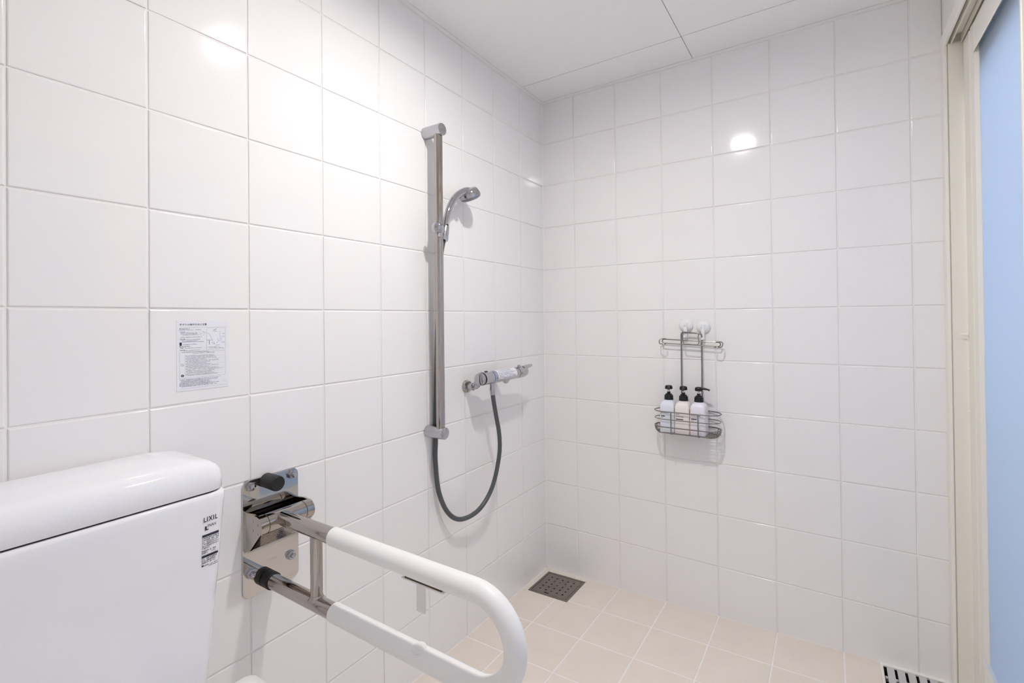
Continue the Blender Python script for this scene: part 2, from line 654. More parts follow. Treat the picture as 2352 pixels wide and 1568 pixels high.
# unseen slabs added outside the frosted door to shade its panes
o = MB().box(XR + WT + 0.002, 6.0, -6.0, 1.0, -0.14, -0.08).build('floor_outside_added', 'outside')  # added slab, out of view, dims the lower part of the pane
structure(o)
o = MB().box(XR + WT + 0.002, 5.0, 0.02, 0.16, -0.08, 3.2).build('wall_outside_added', 'outside')  # added side slab, out of view, dims the pane towards the corner
structure(o)

o = MB().box(2.75, 2.9, -6.0, 0.02, -0.08, 0.75).build('wall_added_sky_blocker', 'outside')  # added low blocker, out of view, cuts low sky from the pane
structure(o)

# ------------------------------------------------------------------ recessed downlight
t = thing('downlight', (LX, LY, CEIL), 'round recessed ceiling downlight over the middle of the room', 'lamp')
ring = MB()
RI = 0.038
ring.lathe([(0, 0.061), (0.0015, 0.063), (0.003, 0.0625), (0.004, 0.058), (0.0025, RI), (-0.02, RI), (-0.02, RI + .002), (0, RI + .002), (0, 0.061)], (LX, LY, CEIL), (0, 0, -1), 40, cap=False)
ring.build('trim_ring', 'lampring', t, True)
lp = MB()
lp.add([(LX + (RI - .001) * math.cos(2 * math.pi * i / 20), LY + (RI - .001) * math.sin(2 * math.pi * i / 20), CEIL + 0.0018) for i in range(20)], [tuple(range(20))])
lp.build('diffuser', 'lamp', t)

# ------------------------------------------------------------------ sliding door in the right wall
d = bpy.data.objects.new('door_1', None)
d.location = (XR, -0.05, 0)
COL.objects.link(d)
structure(d, 'cream framed sliding door with blue frosted glass')
JF = 0.044   # flange width
mb = MB()
mb.bbox(XR - 0.004, XR + 0.004, -JF, -0.001, -0.02, 2.038, 0.0012)
mb.build('jamb_flange', 'creamlight', d)
mb = MB().bbox(XR - 0.004, XR + 0.004, DOOR_END, -JF - 0.0015, 1.996, 2.038, 0.0012)
mb.build('header_flange', 'creamlight', d)
mb = MB().box(XR + 0.006, XR + 0.0505, -0.050, -0.0405, -0.02, 1.996)
mb.build('jamb_reveal', 'cream', d)
mb = MB().box(XR + 0.004, XR + 0.09, -0.040, -0.002, -0.02, 2.03)
mb.build('jamb_core', 'cream', d)
mb = MB().box(XR + 0.0045, XR + 0.11, DOOR_END, -0.04, 2.024, 2.037)
mb.build('header_core', 'cream', d)
for x in (1.4565, 1.4805):
    MB().box(x - 0.0012, x + 0.0012, DOOR_END, -0.0505, 1.992, 2.024).build('track_fin', 'cream', d)
MB().box(1.4585, 1.478, DOOR_END, -0.075, 2.012, 2.0235).build('track_bed', 'cream', d)
MB().box(1.53, 1.548, DOOR_END, -0.040, 1.86, 2.024).build('header_back', 'cream', d)
MB().box(XR + 0.0045, XR + 0.11, DOOR_END, -0.05, -0.02, 0.036).build('sill', 'creamlight', d)
# door panels: stiles, rails, pane
def door_panel(y1, y0, x):
    p = bpy.data.objects.new('door_panel', None)
    p.location = (x, y1, 0)
    COL.objects.link(p)
    adopt(p, d)
    z0, z1 = 0.038, 1.985
    def stile(a, b, sgn, nm):
        s = MB()
        # profile in (y, x): flat face then a stepped bead towards the glass
        if sgn < 0:
            ya, yb = a, b
        else:
            ya, yb = b, a
        pr = [(ya, x + 0.026), (ya, x + 0.001), (ya + (yb - ya) * .03, x), (ya + (yb - ya) * .55, x), (ya + (yb - ya) * .58, x + 0.0022), (ya + (yb - ya) * .68, x + 0.0022), (ya + (yb - ya) * .71, x - 0.0005), (ya + (yb - ya) * .95, x + 0.001), (yb, x + 0.010), (yb, x + 0.026)]
        s.loft([[(q[1], q[0], z) for q in pr] for z in (z0, z1)])
        s.build(nm, 'cream', p)
    stile(y1, y1 - 0.124, -1, 'stile')
    stile(y0 + 0.055, y0, 1, 'stile')
    ya, yb = y1 - 0.1165, y0 + 0.05
    def rail(zo, zi, nm):
        s = MB()
        zf = zi + (0.0085 if zi < 1 else -0.020)
        pr = [(zo, x + 0.026), (zo, x + 0.0015), (zf + (zo - zf) * .06, x + 0.0015), (zf + (zo - zf) * .05, x - 0.001), (zf, x), (zi, x + 0.0115), (zi, x + 0.026)]
        s.loft([[(q[1], y, q[0]) for q in pr] for y in (ya, yb)])
        s.build(nm, 'creamlight', p)
    rail(z1, 1.922, 'top_rail')
    rail(z0, 0.2065, 'bottom_rail')
    g = MB().box(x + 0.012, x + 0.016, y0 + 0.048, y1 - 0.115, 0.195, 1.93).build('pane', 'frost', p)
    g['label'] = 'blue lit frosted pane'
    return p
door_panel(-0.0605, -0.612, 1.482)
door_panel(-0.585, -1.125, 1.512)
door_panel(-1.11, -1.655, 1.482)
# small catch and stops on the stile edge
c = MB()
c.lathe([(0, 0.005), (0.003, 0.0052), (0.010, 0.0032), (0.018, 0.0014), (0.020, 0.001)], (1.481, -0.0665, 1.1105), (-1, 0, 0.1), 12)
c.box(1.4745, 1.4815, -0.069, -0.064, 1.1, 1.107)
c.build('catch', 'creamlight', d, True)
for z in (1.008, 0.883):
    MB().lathe([(0, 0.003), (0.0025, 0.003), (0.004, 0.0015)], (1.482, -0.0665, z), (-1, 0, 0), 10).build('stop', 'creamlight', d, True)

# ------------------------------------------------------------------ corner floor drain
zc = floor_z(0.12, -0.125)
t = thing('floor_drain', (0.122, -0.1255, zc), 'square tarnished steel floor drain with round holes in the corner', 'drain')
def fz(x, y, h=0.0):
    return (x, y, floor_z(x, y) + h)
fr = MB()
wf_ = 0.009
for (a0, a1, b0, b1) in ((DR[0], DR[1], DR[3] - wf_, DR[3]), (DR[0], DR[1], DR[2], DR[2] + wf_), (DR[0], DR[0] + wf_, DR[2] + wf_, DR[3] - wf_), (DR[1] - wf_, DR[1], DR[2] + wf_, DR[3] - wf_)):
    V = [fz(x, y, 0.0012) for x, y in ((a0, b0), (a1, b0), (a1, b1), (a0, b1))] + [fz(x, y, -0.03) for x, y in ((a0, b0), (a1, b0), (a1, b1), (a0, b1))]
    fr.add(V, [(0, 1, 2, 3), (7, 6, 5, 4), (0, 4, 5, 1), (1, 5, 6, 2), (2, 6, 7, 3), (3, 7, 4, 0)])
fr.build('frame', 'drain', t)
px0, px1, py0, py1 = DR[0] + wf_ + 0.0022, DR[1] - wf_ - 0.0022, DR[2] + wf_ + 0.0022, DR[3] - wf_ - 0.0022
cells = 5
pm = MB()
mg = 0.014
gx = [px0 + mg + (px1 - px0 - 2 * mg) * i / cells for i in range(cells + 1)]
gy = [py0 + mg + (py1 - py0 - 2 * mg) * i / cells for i in range(cells + 1)]
for i in range(cells):
    for j in range(cells):
        cx, cy = (gx[i] + gx[i + 1]) / 2, (gy[j] + gy[j + 1]) / 2
        hx, hy = (gx[1] - gx[0]) / 2, (gy[1] - gy[0]) / 2
        N = 16
        inn = []
        lowr = []
        outr = []
        for k in range(N):
            a = 2 * math.pi * k / N
            ca, sa = math.cos(a), math.sin(a)
            s = 1 / max(abs(ca), abs(sa))
            outr.append(fz(cx + hx * ca * s, cy + hy * sa * s, 0.0006))
            inn.append(fz(cx + 0.0045 * ca, cy + 0.0045 * sa, 0.0006))
            lowr.append(fz(cx + 0.0045 * ca, cy + 0.0045 * sa, -0.002))
        pm.add(outr + inn + lowr, [(k, (k + 1) % N, N + (k + 1) % N, N + k) for k in range(N)] + [(N + k, N + (k + 1) % N, 2 * N + (k + 1) % N, 2 * N + k) for k in range(N)])
slot = (gx[2] - 0.010, gx[2] + 0.012, py0 + 0.0035, py0 + 0.0095)
for rc in subtract(subtract([(px0, px1, py0, py1)], (gx[0], gx[-1], gy[0], gy[-1])), slot):
    a0, a1, b0, b1 = rc
    V = [fz(x, y, 0.0006) for x, y in ((a0, b0), (a1, b0), (a1, b1), (a0, b1))]
    pm.add(V, [(0, 1, 2, 3)])
pm.add([fz(x, y, hh) for hh in (0.0006, -0.003) for x, y in ((px0, py0), (px1, py0), (px1, py1), (px0, py1))], [(0, 4, 5, 1), (1, 5, 6, 2), (2, 6, 7, 3), (3, 7, 4, 0)])
pm.build('strainer_plate', 'drain', t)
MB().box(DR[0] + .002, DR[1] - .002, DR[2] + .002, DR[3] - .002, -0.12, floor_z(.1, -.1) - 0.05).build('sump', 'dark', t)

# ------------------------------------------------------------------ trench grating by the door
t = thing('trench_grating', (1.35, -0.3, 0.0), 'slatted metal drain grating in the floor beside the door', 'grating')
TX0, TX1, TY0, TY1 = 1.2662, XR - 0.002, -1.64, -0.0163
zt = lambda x, y: floor_z(x, y) + 0.0005
fr = MB()
for (a0, a1, b0, b1) in ((TX0, TX0 + 0.003, TY0, TY1), (TX0 + 0.003, TX1, TY1 - 0.003, TY1), (TX0 + 0.003, TX1, TY0, TY0 + 0.003)):
    V = [(x, y, zt(x, y) + h) for h in (0, -0.03) for x, y in ((a0, b0), (a1, b0), (a1, b1), (a0, b1))]
    fr.add(V, [(0, 1, 2, 3), (7, 6, 5, 4), (0, 4, 5, 1), (1, 5, 6, 2), (2, 6, 7, 3), (3, 7, 4, 0)])
fr.build('frame', 'creamlight', t)
for i in range(6):
    x0 = TX0 + 0.0118 + 0.0268 * i
    x1 = x0 + 0.0195
    if x1 > TX1:
        break
    b0, b1 = TY0 + 0.004, TY1 - 0.0045
    V = [(x, y, zt(x, y) + h - 0.0005) for h in (0, -0.006) for x, y in ((x0, b0), (x1, b0), (x1, b1), (x0, b1))]
    MB().add(V, [(0, 1, 2, 3), (7, 6, 5, 4), (0, 4, 5, 1), (1, 5, 6, 2), (2, 6, 7, 3), (3, 7, 4, 0)]).build('slat', 'slat', t)
for i in range(6):
    y = TY1 - 0.045 - 0.26 * i
    MB().box(TX0 + 0.004, TX1 - 0.001, y - 0.012, y, zt(1.3, y) - 0.019, zt(1.3, y) - 0.0088).build('cross_bar', 'slat', t)
MB().box(TX0 + 0.0035, TX1 - .001, TY0 + 0.004, TY1 - 0.004, -0.12, -0.05).build('trough', 'dark', t)  # black colour stands in for the shade below the slats
ln = MB()
ln.box(TX0 + 0.0031, TX0 + 0.0051, TY0 + 0.004, TY1 - 0.004, -0.05, zt(TX0, TY1) - 0.003)
ln.box(TX0 + 0.0052, TX1 - 0.002, TY1 - 0.0055, TY1 - 0.0036, -0.05, zt(TX0, TY1) - 0.003)
ln.build('trough_shade', 'dark', t)  # black sheets added so the gaps between slats look fully shaded

# ------------------------------------------------------------------ shower rail
RY = -0.804
RX = 0.0577
t = thing('shower_rail', (0, RY, 0.7975), 'chrome vertical shower slide rail fixed to the tiled wall', 'shower rail')
for z in (0.7975, 1.8):
    b = MB()
    b.lathe([(0, 0.0185), (0.001, 0.0202), (0.004, 0.0204), (0.0745, 0.0202), (0.0768, 0.0195), (0.0775, 0.018)], (0.0003, RY, z), (1, 0, 0), 32)
    b.build('bracket', 'satin', t, 30)
MB().cyl((RX, RY, 0.8), (RX, RY, 1.797), 0.0144, 28).build('rail_pipe', 'steel', t, True)
hz = 1.472
s = MB()
s.lathe([(-0.015, 0.0158), (-0.013, 0.0172), (0.013, 0.0172), (0.015, 0.0158)], (RX, RY, hz), (0, 0, 1), 24)
s.bbox(RX + 0.006, RX + 0.0172, RY - 0.012, RY - 0.002, hz - 0.030, hz - 0.012, 0.002)
slider = s.build('slider', 'chrome', t, 35)
s = MB()
kd = Vector((0.5, -0.866, 0.0))
s.lathe([(0.012, 0.0125), (0.022, 0.013), (0.023, 0.0168), (0.026, 0.0186), (0.031, 0.0183), (0.035, 0.0162), (0.038, 0.012), (0.0398, 0.006), (0.0402, 0.0008)], (RX, RY, hz), kd, 28)
s.build('knob', 'chrome', slider, True)
s = MB()
cup0, cup1 = Vector((RX, -0.7695, 1.487)), Vector((RX, -0.7815, 1.436))
s.lathe([(0, 0.0118), (0.002, 0.0126), (0.0475, 0.0155), (0.0515, 0.0145), (0.0525, 0.0085)], cup0, cup1 - cup0, 24)
s.cyl((RX, RY + 0.012, 1.468), (RX, -0.777, 1.463), 0.011, 16)
s.build('holder_cup', 'satin', slider, 35)

# hand shower
t = thing('hand_shower', (RX, -0.775, 1.44), 'chrome hand shower with grey spray face in the rail holder', 'shower head')
hp = smoothpath([(RX, -0.7775, 1.455), (RX, -0.7705, 1.489), (RX, -0.7655, 1.512), (RX, -0.7545, 1.543), (RX, -0.738, 1.571), (RX, -0.7165, 1.596), (RX, -0.690, 1.6135), (RX, -0.664, 1.6245), (RX, -0.640, 1.629), (RX, -0.620, 1.6335)], 5)
n = len(hp)
rad = []
for i in range(n):
    u = i / (n - 1)
    rad.append(0.0080 + 0.0048 * min(1, u / .6) + 0.0085 * max(0, (u - .55) / .45) ** 1.3 - 0.012 * max(0, (u - .85) / .15))
MB().tube(hp, rad, 20).build('handle', 'chrome', t, True)
th = math.radians(31)
ax = Vector((0, math.sin(th), -math.cos(th)))
hc = Vector((RX + 0.001, -0.640, 1.6225))
s = MB()
s.lathe([(-0.0205, 0.004), (-0.0200, 0.018), (-0.0180, 0.0275), (-0.0140, 0.0325), (-0.004, 0.0365), (0.005, 0.0390), (0.008, 0.0390), (0.009, 0.0375)], hc, ax, 36)
head = s.build('spray_head', 'chrome', t, True)
s = MB()
s.lathe([(0.0088, 0.0380), (0.010, 0.0384), (0.0165, 0.0362), (0.019, 0.031), (0.0195, 0.012), (0.0185, 0.004)], hc, ax, 36)
s.build('spray_face', 'greyplastic', head, 35)
s = MB()
s.lathe([(0, 0.0098), (0.004, 0.0100), (0.005, 0.009)], (RX, -0.7695, 1.4875), (Vector(hp[6]) - Vector(hp[5])), 20)
s.build('neck_ring', 'rubber', t, True)
s = MB()
s.lathe([(0, 0.010), (0.006, 0.011), (0.012, 0.0095), (0.014, 0.006)], (RX + 0.002, -0.690, 1.604), (0.25, 0.55, -0.8), 16)
s.build('swivel_button', 'chrome', t, True)

# hose
hpts = [(RX, -0.7815, 1.437), (0.050, -0.784, 1.40), (0.036, -0.780, 1.32), (0.022, -0.774, 1.18), (0.014, -0.7725, 1.0), (0.0105, -0.7735, 0.88), (0.0095, -0.7745, 0.80), (0.0100, -0.7775, 0.755), (0.012, -0.7815, 0.6896), (0.02, -0.7744, 0.5857), (0.03, -0.7377, 0.5045), (0.04, -0.6797, 0.4654), (0.05, -0.591, 0.4715), (0.06, -0.5214, 0.5325), (0.068, -0.4848, 0.6399), (0.073, -0.4875, 0.7247), (0.0775, -0.5165, 0.8135), (0.0795, -0.5345, 0.875), (0.08, -0.5405, 0.910)]
t = thing('shower_hose', (0.05, -0.68, 0.46), 'grey flexible shower hose looping between rail and mixer tap', 'hose')
MB().tube(smoothpath(hpts, 7), 0.0083, 14).build('hose_tube', 'hose', t, True)
MB().lathe([(0, 0.0096), (0.003, 0.0102), (0.018, 0.0102), (0.02, 0.009)], (0.0797, -0.5375, 0.889), (0.0003, -0.003, 0.0195), 18).build('ferrule', 'chrome', t, True)

# ------------------------------------------------------------------ thermostatic mixer tap
t = thing('mixer_tap', (0, -0.598, 0.922), 'chrome thermostatic shower mixer tap with a white label', 'tap')
AX, AZ = 0.080, 0.9545
def along(y0, y1, prof, nm, mt, sm=30, n=32, parent=None):
    b = MB()
    L = y1 - y0
    b.lathe([(f_ * L, r) for f_, r in prof], (AX, y0, AZ), (0, 1, 0), n)
    return b.build(nm, mt, parent or t, sm)
along(-0.6245, -0.611, [(0, 0.018), (.12, 0.021), (.35, 0.0228), (1, 0.0232)], 'knob_cap', 'chrome')
along(-0.611, -0.6035, [(0, 0.0238), (1, 0.0238)], 'knob_band', 'black')
kn = along(-0.6035, -0.5525, [(0, 0.0236), (.02, 0.0242), (.96, 0.0238), (1, 0.0228)], 'temperature_knob', 'chrome')
MB().bbox(AX - 0.004, AX + 0.004, -0.585, -0.573, AZ + 0.0215, AZ + 0.0268, 0.0012).build('safety_button', 'black', kn)
along(-0.5525, -0.549, [(0, 0.0232), (1, 0.0232)], 'cold_ring', 'blue')
along(-0.549, -0.377, [(0, 0.0222), (.02, 0.0234), (.5, 0.0234), (.98, 0.0228), (1, 0.022)], 'body', 'chrome')
along(-0.377, -0.3735, [(0, 0.0205), (1, 0.0205)], 'groove', 'black')
hd = along(-0.3735, -0.300, [(0, 0.0215), (.03, 0.0228), (.7, 0.0222), (.88, 0.019), (.96, 0.0145), (1, 0.008)], 'flow_handle', 'chrome', 50)
b = MB()
b.loft([[(AX + 0.002, -0.336, AZ + 0.012), (AX + 0.016, -0.336, AZ + 0.010), (AX + 0.016, -0.336, AZ + 0.0215), (AX + 0.002, -0.336, AZ + 0.0235)],
        [(AX + 0.003, -0.312, AZ + 0.014), (AX + 0.016, -0.312, AZ + 0.012), (AX + 0.016, -0.312, AZ + 0.0245), (AX + 0.003, -0.312, AZ + 0.0265)],
        [(AX + 0.004, -0.272, AZ + 0.020), (AX + 0.014, -0.272, AZ + 0.019), (AX + 0.014, -0.272, AZ + 0.0265), (AX + 0.004, -0.272, AZ + 0.0275)]])
b.build('lever', 'satin', hd)
MB().lathe([(0, 0.006), (0.006, 0.0075), (0.010, 0.006), (0.012, 0.002)], (AX + 0.004, -0.362, AZ + 0.020), (0.2, 0, 1), 16).build('stop_button', 'chrome', hd, True)
# sticker wrapped on the upper front of the body
lb = MB()
rows = 10
ang0, ang1 = math.radians(-22), math.radians(88)
V = []
for i in range(rows + 1):
    a = ang0 + (ang1 - ang0) * i / rows
    for y in (-0.532, -0.402):
        V.append((AX + 0.0238 * math.cos(a), y, AZ + 0.0238 * math.sin(a)))
lb.add(V, [(2 * i, 2 * i + 1, 2 * i + 3, 2 * i + 2) for i in range(rows)])
sticker = lb.build('sticker', 'paper', t, True)
pr = Print()
for i in range(7):
    pr.dashes(0.006 + (0.004 if i > 4 else 0), 0.122 - 0.012 * (i % 3), 0.0025 + 0.006 * i, 0.0030, 50 + i)
def on_sticker(u, v):
    a = ang0 + v / 0.0238
    return (AX + 0.02405 * math.cos(a), -0.532 + u, AZ + 0.02405 * math.sin(a))
pr.build('print', 'greyink', sticker, on_sticker)
MB().lathe([(0, 0.0105), (0.006, 0.0105), (0.008, 0.0095), (0.030, 0.0095), (0.031, 0.011), (0.037, 0.011)], (AX, -0.5405, 0.9055), (0, 0, 1), 20).build('outlet', 'chrome', t, 30)
b = MB()
b.loft([[(AX - 0.006, -0.47, AZ - 0.018), (AX + 0.008, -0.47, AZ - 0.018), (AX + 0.008, -0.428, AZ - 0.018), (AX - 0.006, -0.428, AZ - 0.018)],
        [(AX - 0.004, -0.455, AZ - 0.033), (AX + 0.005, -0.455, AZ - 0.033), (AX + 0.005, -0.442, AZ - 0.033), (AX - 0.004, -0.442, AZ - 0.033)]])
b.build('drain_plug', 'chrome', t)
for k, (ye, ze, yb) in enumerate(((-0.598, 0.922, -0.563), (-0.43, 0.940, -0.432))):
    e = MB()
    e.lathe([(0, 0.0232), (0.003, 0.0236), (0.010, 0.0225), (0.0125, 0.019), (0.013, 0.010)], (0.0005, ye, ze), (1, 0, 0), 28)
    e.build('escutcheon', 'steel', t, 40)
    e = MB()
    e.tube(smoothpath([(0.010, ye, ze), (0.026, ye, ze), (0.040, ye + (yb - ye) * .15, ze + (AZ - ze) * .12), (0.050, ye + (yb - ye) * .55, ze + (AZ - ze) * .6), (0.060, yb, AZ - 0.004), (0.072, yb, AZ)], 4), [0.0125] * 8 + [0.0145] * 5 + [0.0165] * 8, 18)
    e.lathe([(0, 0.0125), (0.001, 0.0150), (0.013, 0.0150), (0.014, 0.0125)], (0.022, ye, ze), (1, 0, 0), 6)
    e.build('union_leg', 'chrome', t, 35)

# ------------------------------------------------------------------ suction hooks + wire caddy + bottles (back wall)
def hook(x, z, which):
    h = thing('suction_hook', (x, 0, z), which, 'hook', 'suction hooks holding the wire caddy')
    MB().lathe([(0, 0.0262), (0.0025, 0.0270), (0.005, 0.0262), (0.010, 0.0222), (0.0135, 0.015), (0.015, 0.006), (0.0152, 0.001)], (x, -0.0004, z), (0, -1, 0), 32).build('suction_cup', 'plastic', h, True)
    b = MB()
    b.lathe([(0, 0.0055), (0.005, 0.005), (0.007, 0.003)], (x - 0.003, -0.0138, z), (0, -1, 0), 14)
    b.build('pin', 'clear', h, True)
    b = MB()
    b.bbox(x - 0.0065, x + 0.0065, -0.0195, -0.0155, z - 0.047, z + 0.010, 0.0012)
    b.bbox(x - 0.0045, x + 0.0045, -0.030, -0.0195, z - 0.0495, z - 0.0465, 0.0010)
    b.bbox(x - 0.0045, x + 0.0045, -0.0325, -0.0295, z - 0.0495, z - 0.040, 0.0010)
    b.build('lever_hook', 'clear', h)
hook(0.6555, 1.137, 'white suction hook over the wire caddy, nearer the shower mixer tap')
hook(0.7215, 1.131, 'white suction hook over the wire caddy, nearer the sliding door')

t = thing('wire_caddy', (0.668, -0.05, 0.715), 'stainless wire shower caddy with an oval basket hung on the tiled wall', 'caddy')
WR = 0.0020
# inverted-U hanger
up = [(0.6385, -0.0205, 0.735), (0.640, -0.0205, 1.100), (0.6412, -0.0205, 1.1065), (0.6465, -0.0205, 1.1105), (0.7105, -0.0205, 1.1065), (0.7165, -0.0205, 1.1025), (0.7178, -0.0205, 1.096), (0.7163, -0.0205, 0.735)]
MB().tube(up, 0.0030, 10).build('hanger', 'wire', t, True)
# front U loop
ul = [(0.6505, -0.0240, 1.1085), (0.6510, -0.045, 1.098), (0.6545, -0.048, 1.074), (0.661, -0.049, 1.067), (0.6695, -0.049, 1.0655), (0.7045, -0.049, 1.0635), (0.7105, -0.049, 1.0655), (0.7130, -0.048, 1.073), (0.7095, -0.045, 1.094), (0.7085, -0.0240, 1.1045)]
MB().tube(smoothpath(ul, 3), 0.0019, 8).build('catch_loop', 'wire', t, True)
MB().tube([(0.6545, -0.046, 1.0885), (0.7105, -0.046, 1.0858)], 0.0017, 8).build('cross_wire', 'wire', t, True)
# towel bar: long loop with a curled end hook on each side
def barz(x, top):
    return (1.0825 if top else 1.0665) - (x - 0.562) * 0.043
path = []
for (x, top) in ((0.575, True), (0.67, True), (0.777, True)):
    path.append((x, -0.0245, barz(x, top)))
for a in (60, 20, -20, -60):
    path.append((0.779 + 0.008 * math.cos(math.radians(a)), -0.0245, barz(0.78, True) - 0.008 + 0.008 * math.sin(math.radians(a))))
for (x, top) in ((0.777, False), (0.67, False), (0.575, False)):
    path.append((x, -0.0245, barz(x, top)))
for a in (240, 200, 160, 120):
    path.append((0.573 + 0.008 * math.cos(math.radians(a)), -0.0245, barz(0.572, True) - 0.008 + 0.008 * math.sin(math.radians(a))))
MB().tube(path, 0.0021, 8, closed=True).build('towel_bar', 'wire', t, True)
for sx, xe in ((-1, 0.572), (1, 0.780)):
    z1, z0 = barz(xe, True), barz(xe, False)
    pth = [(xe - sx * 0.010, -0.027, z1 + 0.002), (xe + sx * 0.006, -0.0275, z1 + 0.002), (xe + sx * 0.0145, -0.030, z1 - 0.001), (xe + sx * 0.016, -0.033, (z0 + z1) / 2), (xe + sx * 0.0135, -0.040, z0 - 0.0005), (xe + sx * 0.004, -0.050, z0 - 0.002), (xe - sx * 0.008, -0.050, z0 - 0.002), (xe - sx * 0.013, -0.042, z0 - 0.001), (xe - sx * 0.010, -0.0300, z0 - 0.002)]
    MB().tube(smoothpath(pth, 4), 0.0021, 8).build('end_hook', 'wire', t, True)
# basket: three stadium rings
def stadium(x0, x1, y0, y1, z, n=10):
    r = (y1 - y0) / 2
    cy = (y0 + y1) / 2
    pts = []
    for i in range(n + 1):
        a = math.radians(-90 + 180 * i / n)
        pts.append((x1 - r + r * math.cos(a), cy + r * math.sin(a), z))
    for i in range(n + 1):
        a = math.radians(90 + 180 * i / n)
        pts.append((x0 + r + r * math.cos(a), cy + r * math.sin(a), z))
    return pts
BX0, BX1, BY0, BY1 = 0.5415, 0.7905, -0.0995, -0.0055
for z, r, ins in ((0.8015, 0.0022, 0), (0.7715, 0.0017, 0.0008), (0.741, 0.0024, 0)):
    MB().tube(stadium(BX0 + ins, BX1 - ins, BY0 + ins, BY1 - ins, z), r, 8, closed=True).build('basket_ring', 'wire', t, True)
MB().tube(stadium(BX0 + 0.012, BX1 - 0.012, BY0 + 0.010, BY1 - 0.008, 0.7185), 0.0020, 8, closed=True).build('base_ring', 'wire', t, True)
for x in (0.617, 0.7175):
    MB().tube(smoothpath([(x + 0.010, BY0 + 0.03, 0.7175), (x + 0.001, BY0 + 0.002, 0.7170), (x, BY0 - 0.003, 0.7195), (x, BY0 - 0.0035, 0.7300), (x, BY0 - 0.0035, 0.795), (x + 0.001, BY0 - 0.003, 0.8005), (x + 0.009, BY0, 0.8032)], 4), 0.0021, 8).build('front_upright', 'wire', t, True)
for i in range(9):
    y = BY0 + 0.014 + (BY1 - BY0 - 0.026) * i / 8
    dx = 0.0
    r = (BY1 - BY0) / 2
    c = (BY0 + BY1) / 2
    dx = r - math.sqrt(max(0, r * r - (y - c) ** 2))
    xa, xb = BX0 + dx, BX1 - dx
    pth = [(xa + 0.0005, y, 0.741), (xa + 0.003, y, 0.727), (xa + 0.012, y, 0.7168), (xa + 0.03, y, 0.7155), (xb - 0.03, y, 0.7155), (xb - 0.012, y, 0.7168), (xb - 0.003, y, 0.727), (xb - 0.0005, y, 0.741)]
    MB().tube(smoothpath(pth, 3), 0.0015, 6).build('base_wire', 'wire', t, True)

def bottle(cx, mt, label, spout, sidewin, lines):
    cy = -0.0565
    z0 = 0.7185
    b = thing('pump_bottle', (cx, cy, z0), label, 'bottle', 'pump bottles in the wire caddy')
    wd, dp = 0.0280, 0.0335
    rings = []
    for (z, k, q) in ((0.0, 0.94, .004), (0.002, 0.985, .006), (0.006, 1.0, .0065), (0.060, 1.0, .0065), (0.100, 0.975, .0075), (0.110, 0.93, .009), (0.117, 0.83, .011), (0.1215, 0.68, .012), (0.1235, 0.53, .012), (0.1255, 0.50, .0125)):
        w_ = wd * (k if k > 0.8 else max(k, 0.55))
        d_ = dp * (k if k > .8 else k * .95)
        d_ = max(d_, 0.0138)
        w_ = max(w_, 0.0138)
        rings.append([(cx + u, cy + v, z0 + z) for u, v in rrect(-w_, w_, -d_, d_, min(q, w_ * .98, d_ * .98), 5)])
    MB().loft(rings).build('bottle_body', mt, b, 35)
    MB().lathe([(0.1256, 0.0150), (0.126, 0.0172), (0.143, 0.0165), (0.1445, 0.0152), (0.1448, 0.0125), (0.149, 0.0122), (0.1495, 0.0068), (0.1575, 0.0066)], (cx, cy, z0), (0, 0, 1), 24).build('collar', 'black', b, 35)
    MB().lathe([(0.1573, 0.0046), (0.1685, 0.0046)], (cx, cy, z0), (0, 0, 1), 16).build('pump_stem', 'clear', b, True)
    h = MB()
    h.lathe([(0.1675, 0.0125), (0.168, 0.0142), (0.1755, 0.0146), (0.180, 0.0132), (0.1822, 0.010), (0.1828, 0.003)], (cx, cy, z0), (0, 0, 1), 24)
    sd = Vector((math.cos(spout), math.sin(spout), 0))
    o_ = Vector((cx, cy, z0 + 0.1765))
    h.tube(smoothpath([o_ + sd * 0.006, o_ + sd * 0.017 + Vector((0, 0, 0.0005)), o_ + sd * 0.030 - Vector((0, 0, 0.001)), o_ + sd * 0.040 - Vector((0, 0, 0.0045))], 4), [0.0046] * 4 + [0.004] * 4 + [0.0033] * 5, 10)
    h.build('pump_head', 'black', b, 45)
    p = Print()
    for (kind, u, v, a) in lines:
        if kind == 't':
            p.text(a[0], u, v, a[1], a[2], a[3])
        else:
            p.rect(u, u + a[0], v, v + a[1])
    p.build('print', 'ink', b, lambda u, v: (cx - wd + u, cy - dp - 0.0004, z0 + v))
    if sidewin:
        for sx, mtw in sidewin:
            MB().box(cx + sx * (wd + 0.0002) - 0.0006, cx + sx * (wd + 0.0002) + 0.0006, cy - dp + 0.005, cy - dp + 0.012, z0 + 0.004, z0 + 0.097).build('liquid_window', mtw, b)
    return b
bottle(0.5975, 'b1', 'pale blue white shampoo pump bottle, leftmost of the three in the wire caddy', math.radians(-74), None,
       [('t', 0.006, 0.0735, ('shampoo', 0.0070, 0.0, 0.030)), ('r', 0.006, 0.0625, (0.0155, 0.0035)), ('r', 0.006, 0.057, (0.0085, 0.0014))])
bottle(0.6545, 'b2', 'cream white conditioner pump bottle, middle of the three in the wire caddy', math.radians(-78), [(1, 'amber'), (-1, 'brown')],
       [('t', 0.006, 0.0735, ('hair', 0.0060, 0.0, 0.014)), ('t', 0.006, 0.0655, ('conditioner', 0.0052, 0.0, 0.030)), ('r', 0.006, 0.0555, (0.028, 0.0035)), ('r', 0.006, 0.050, (0.008, 0.0014))])
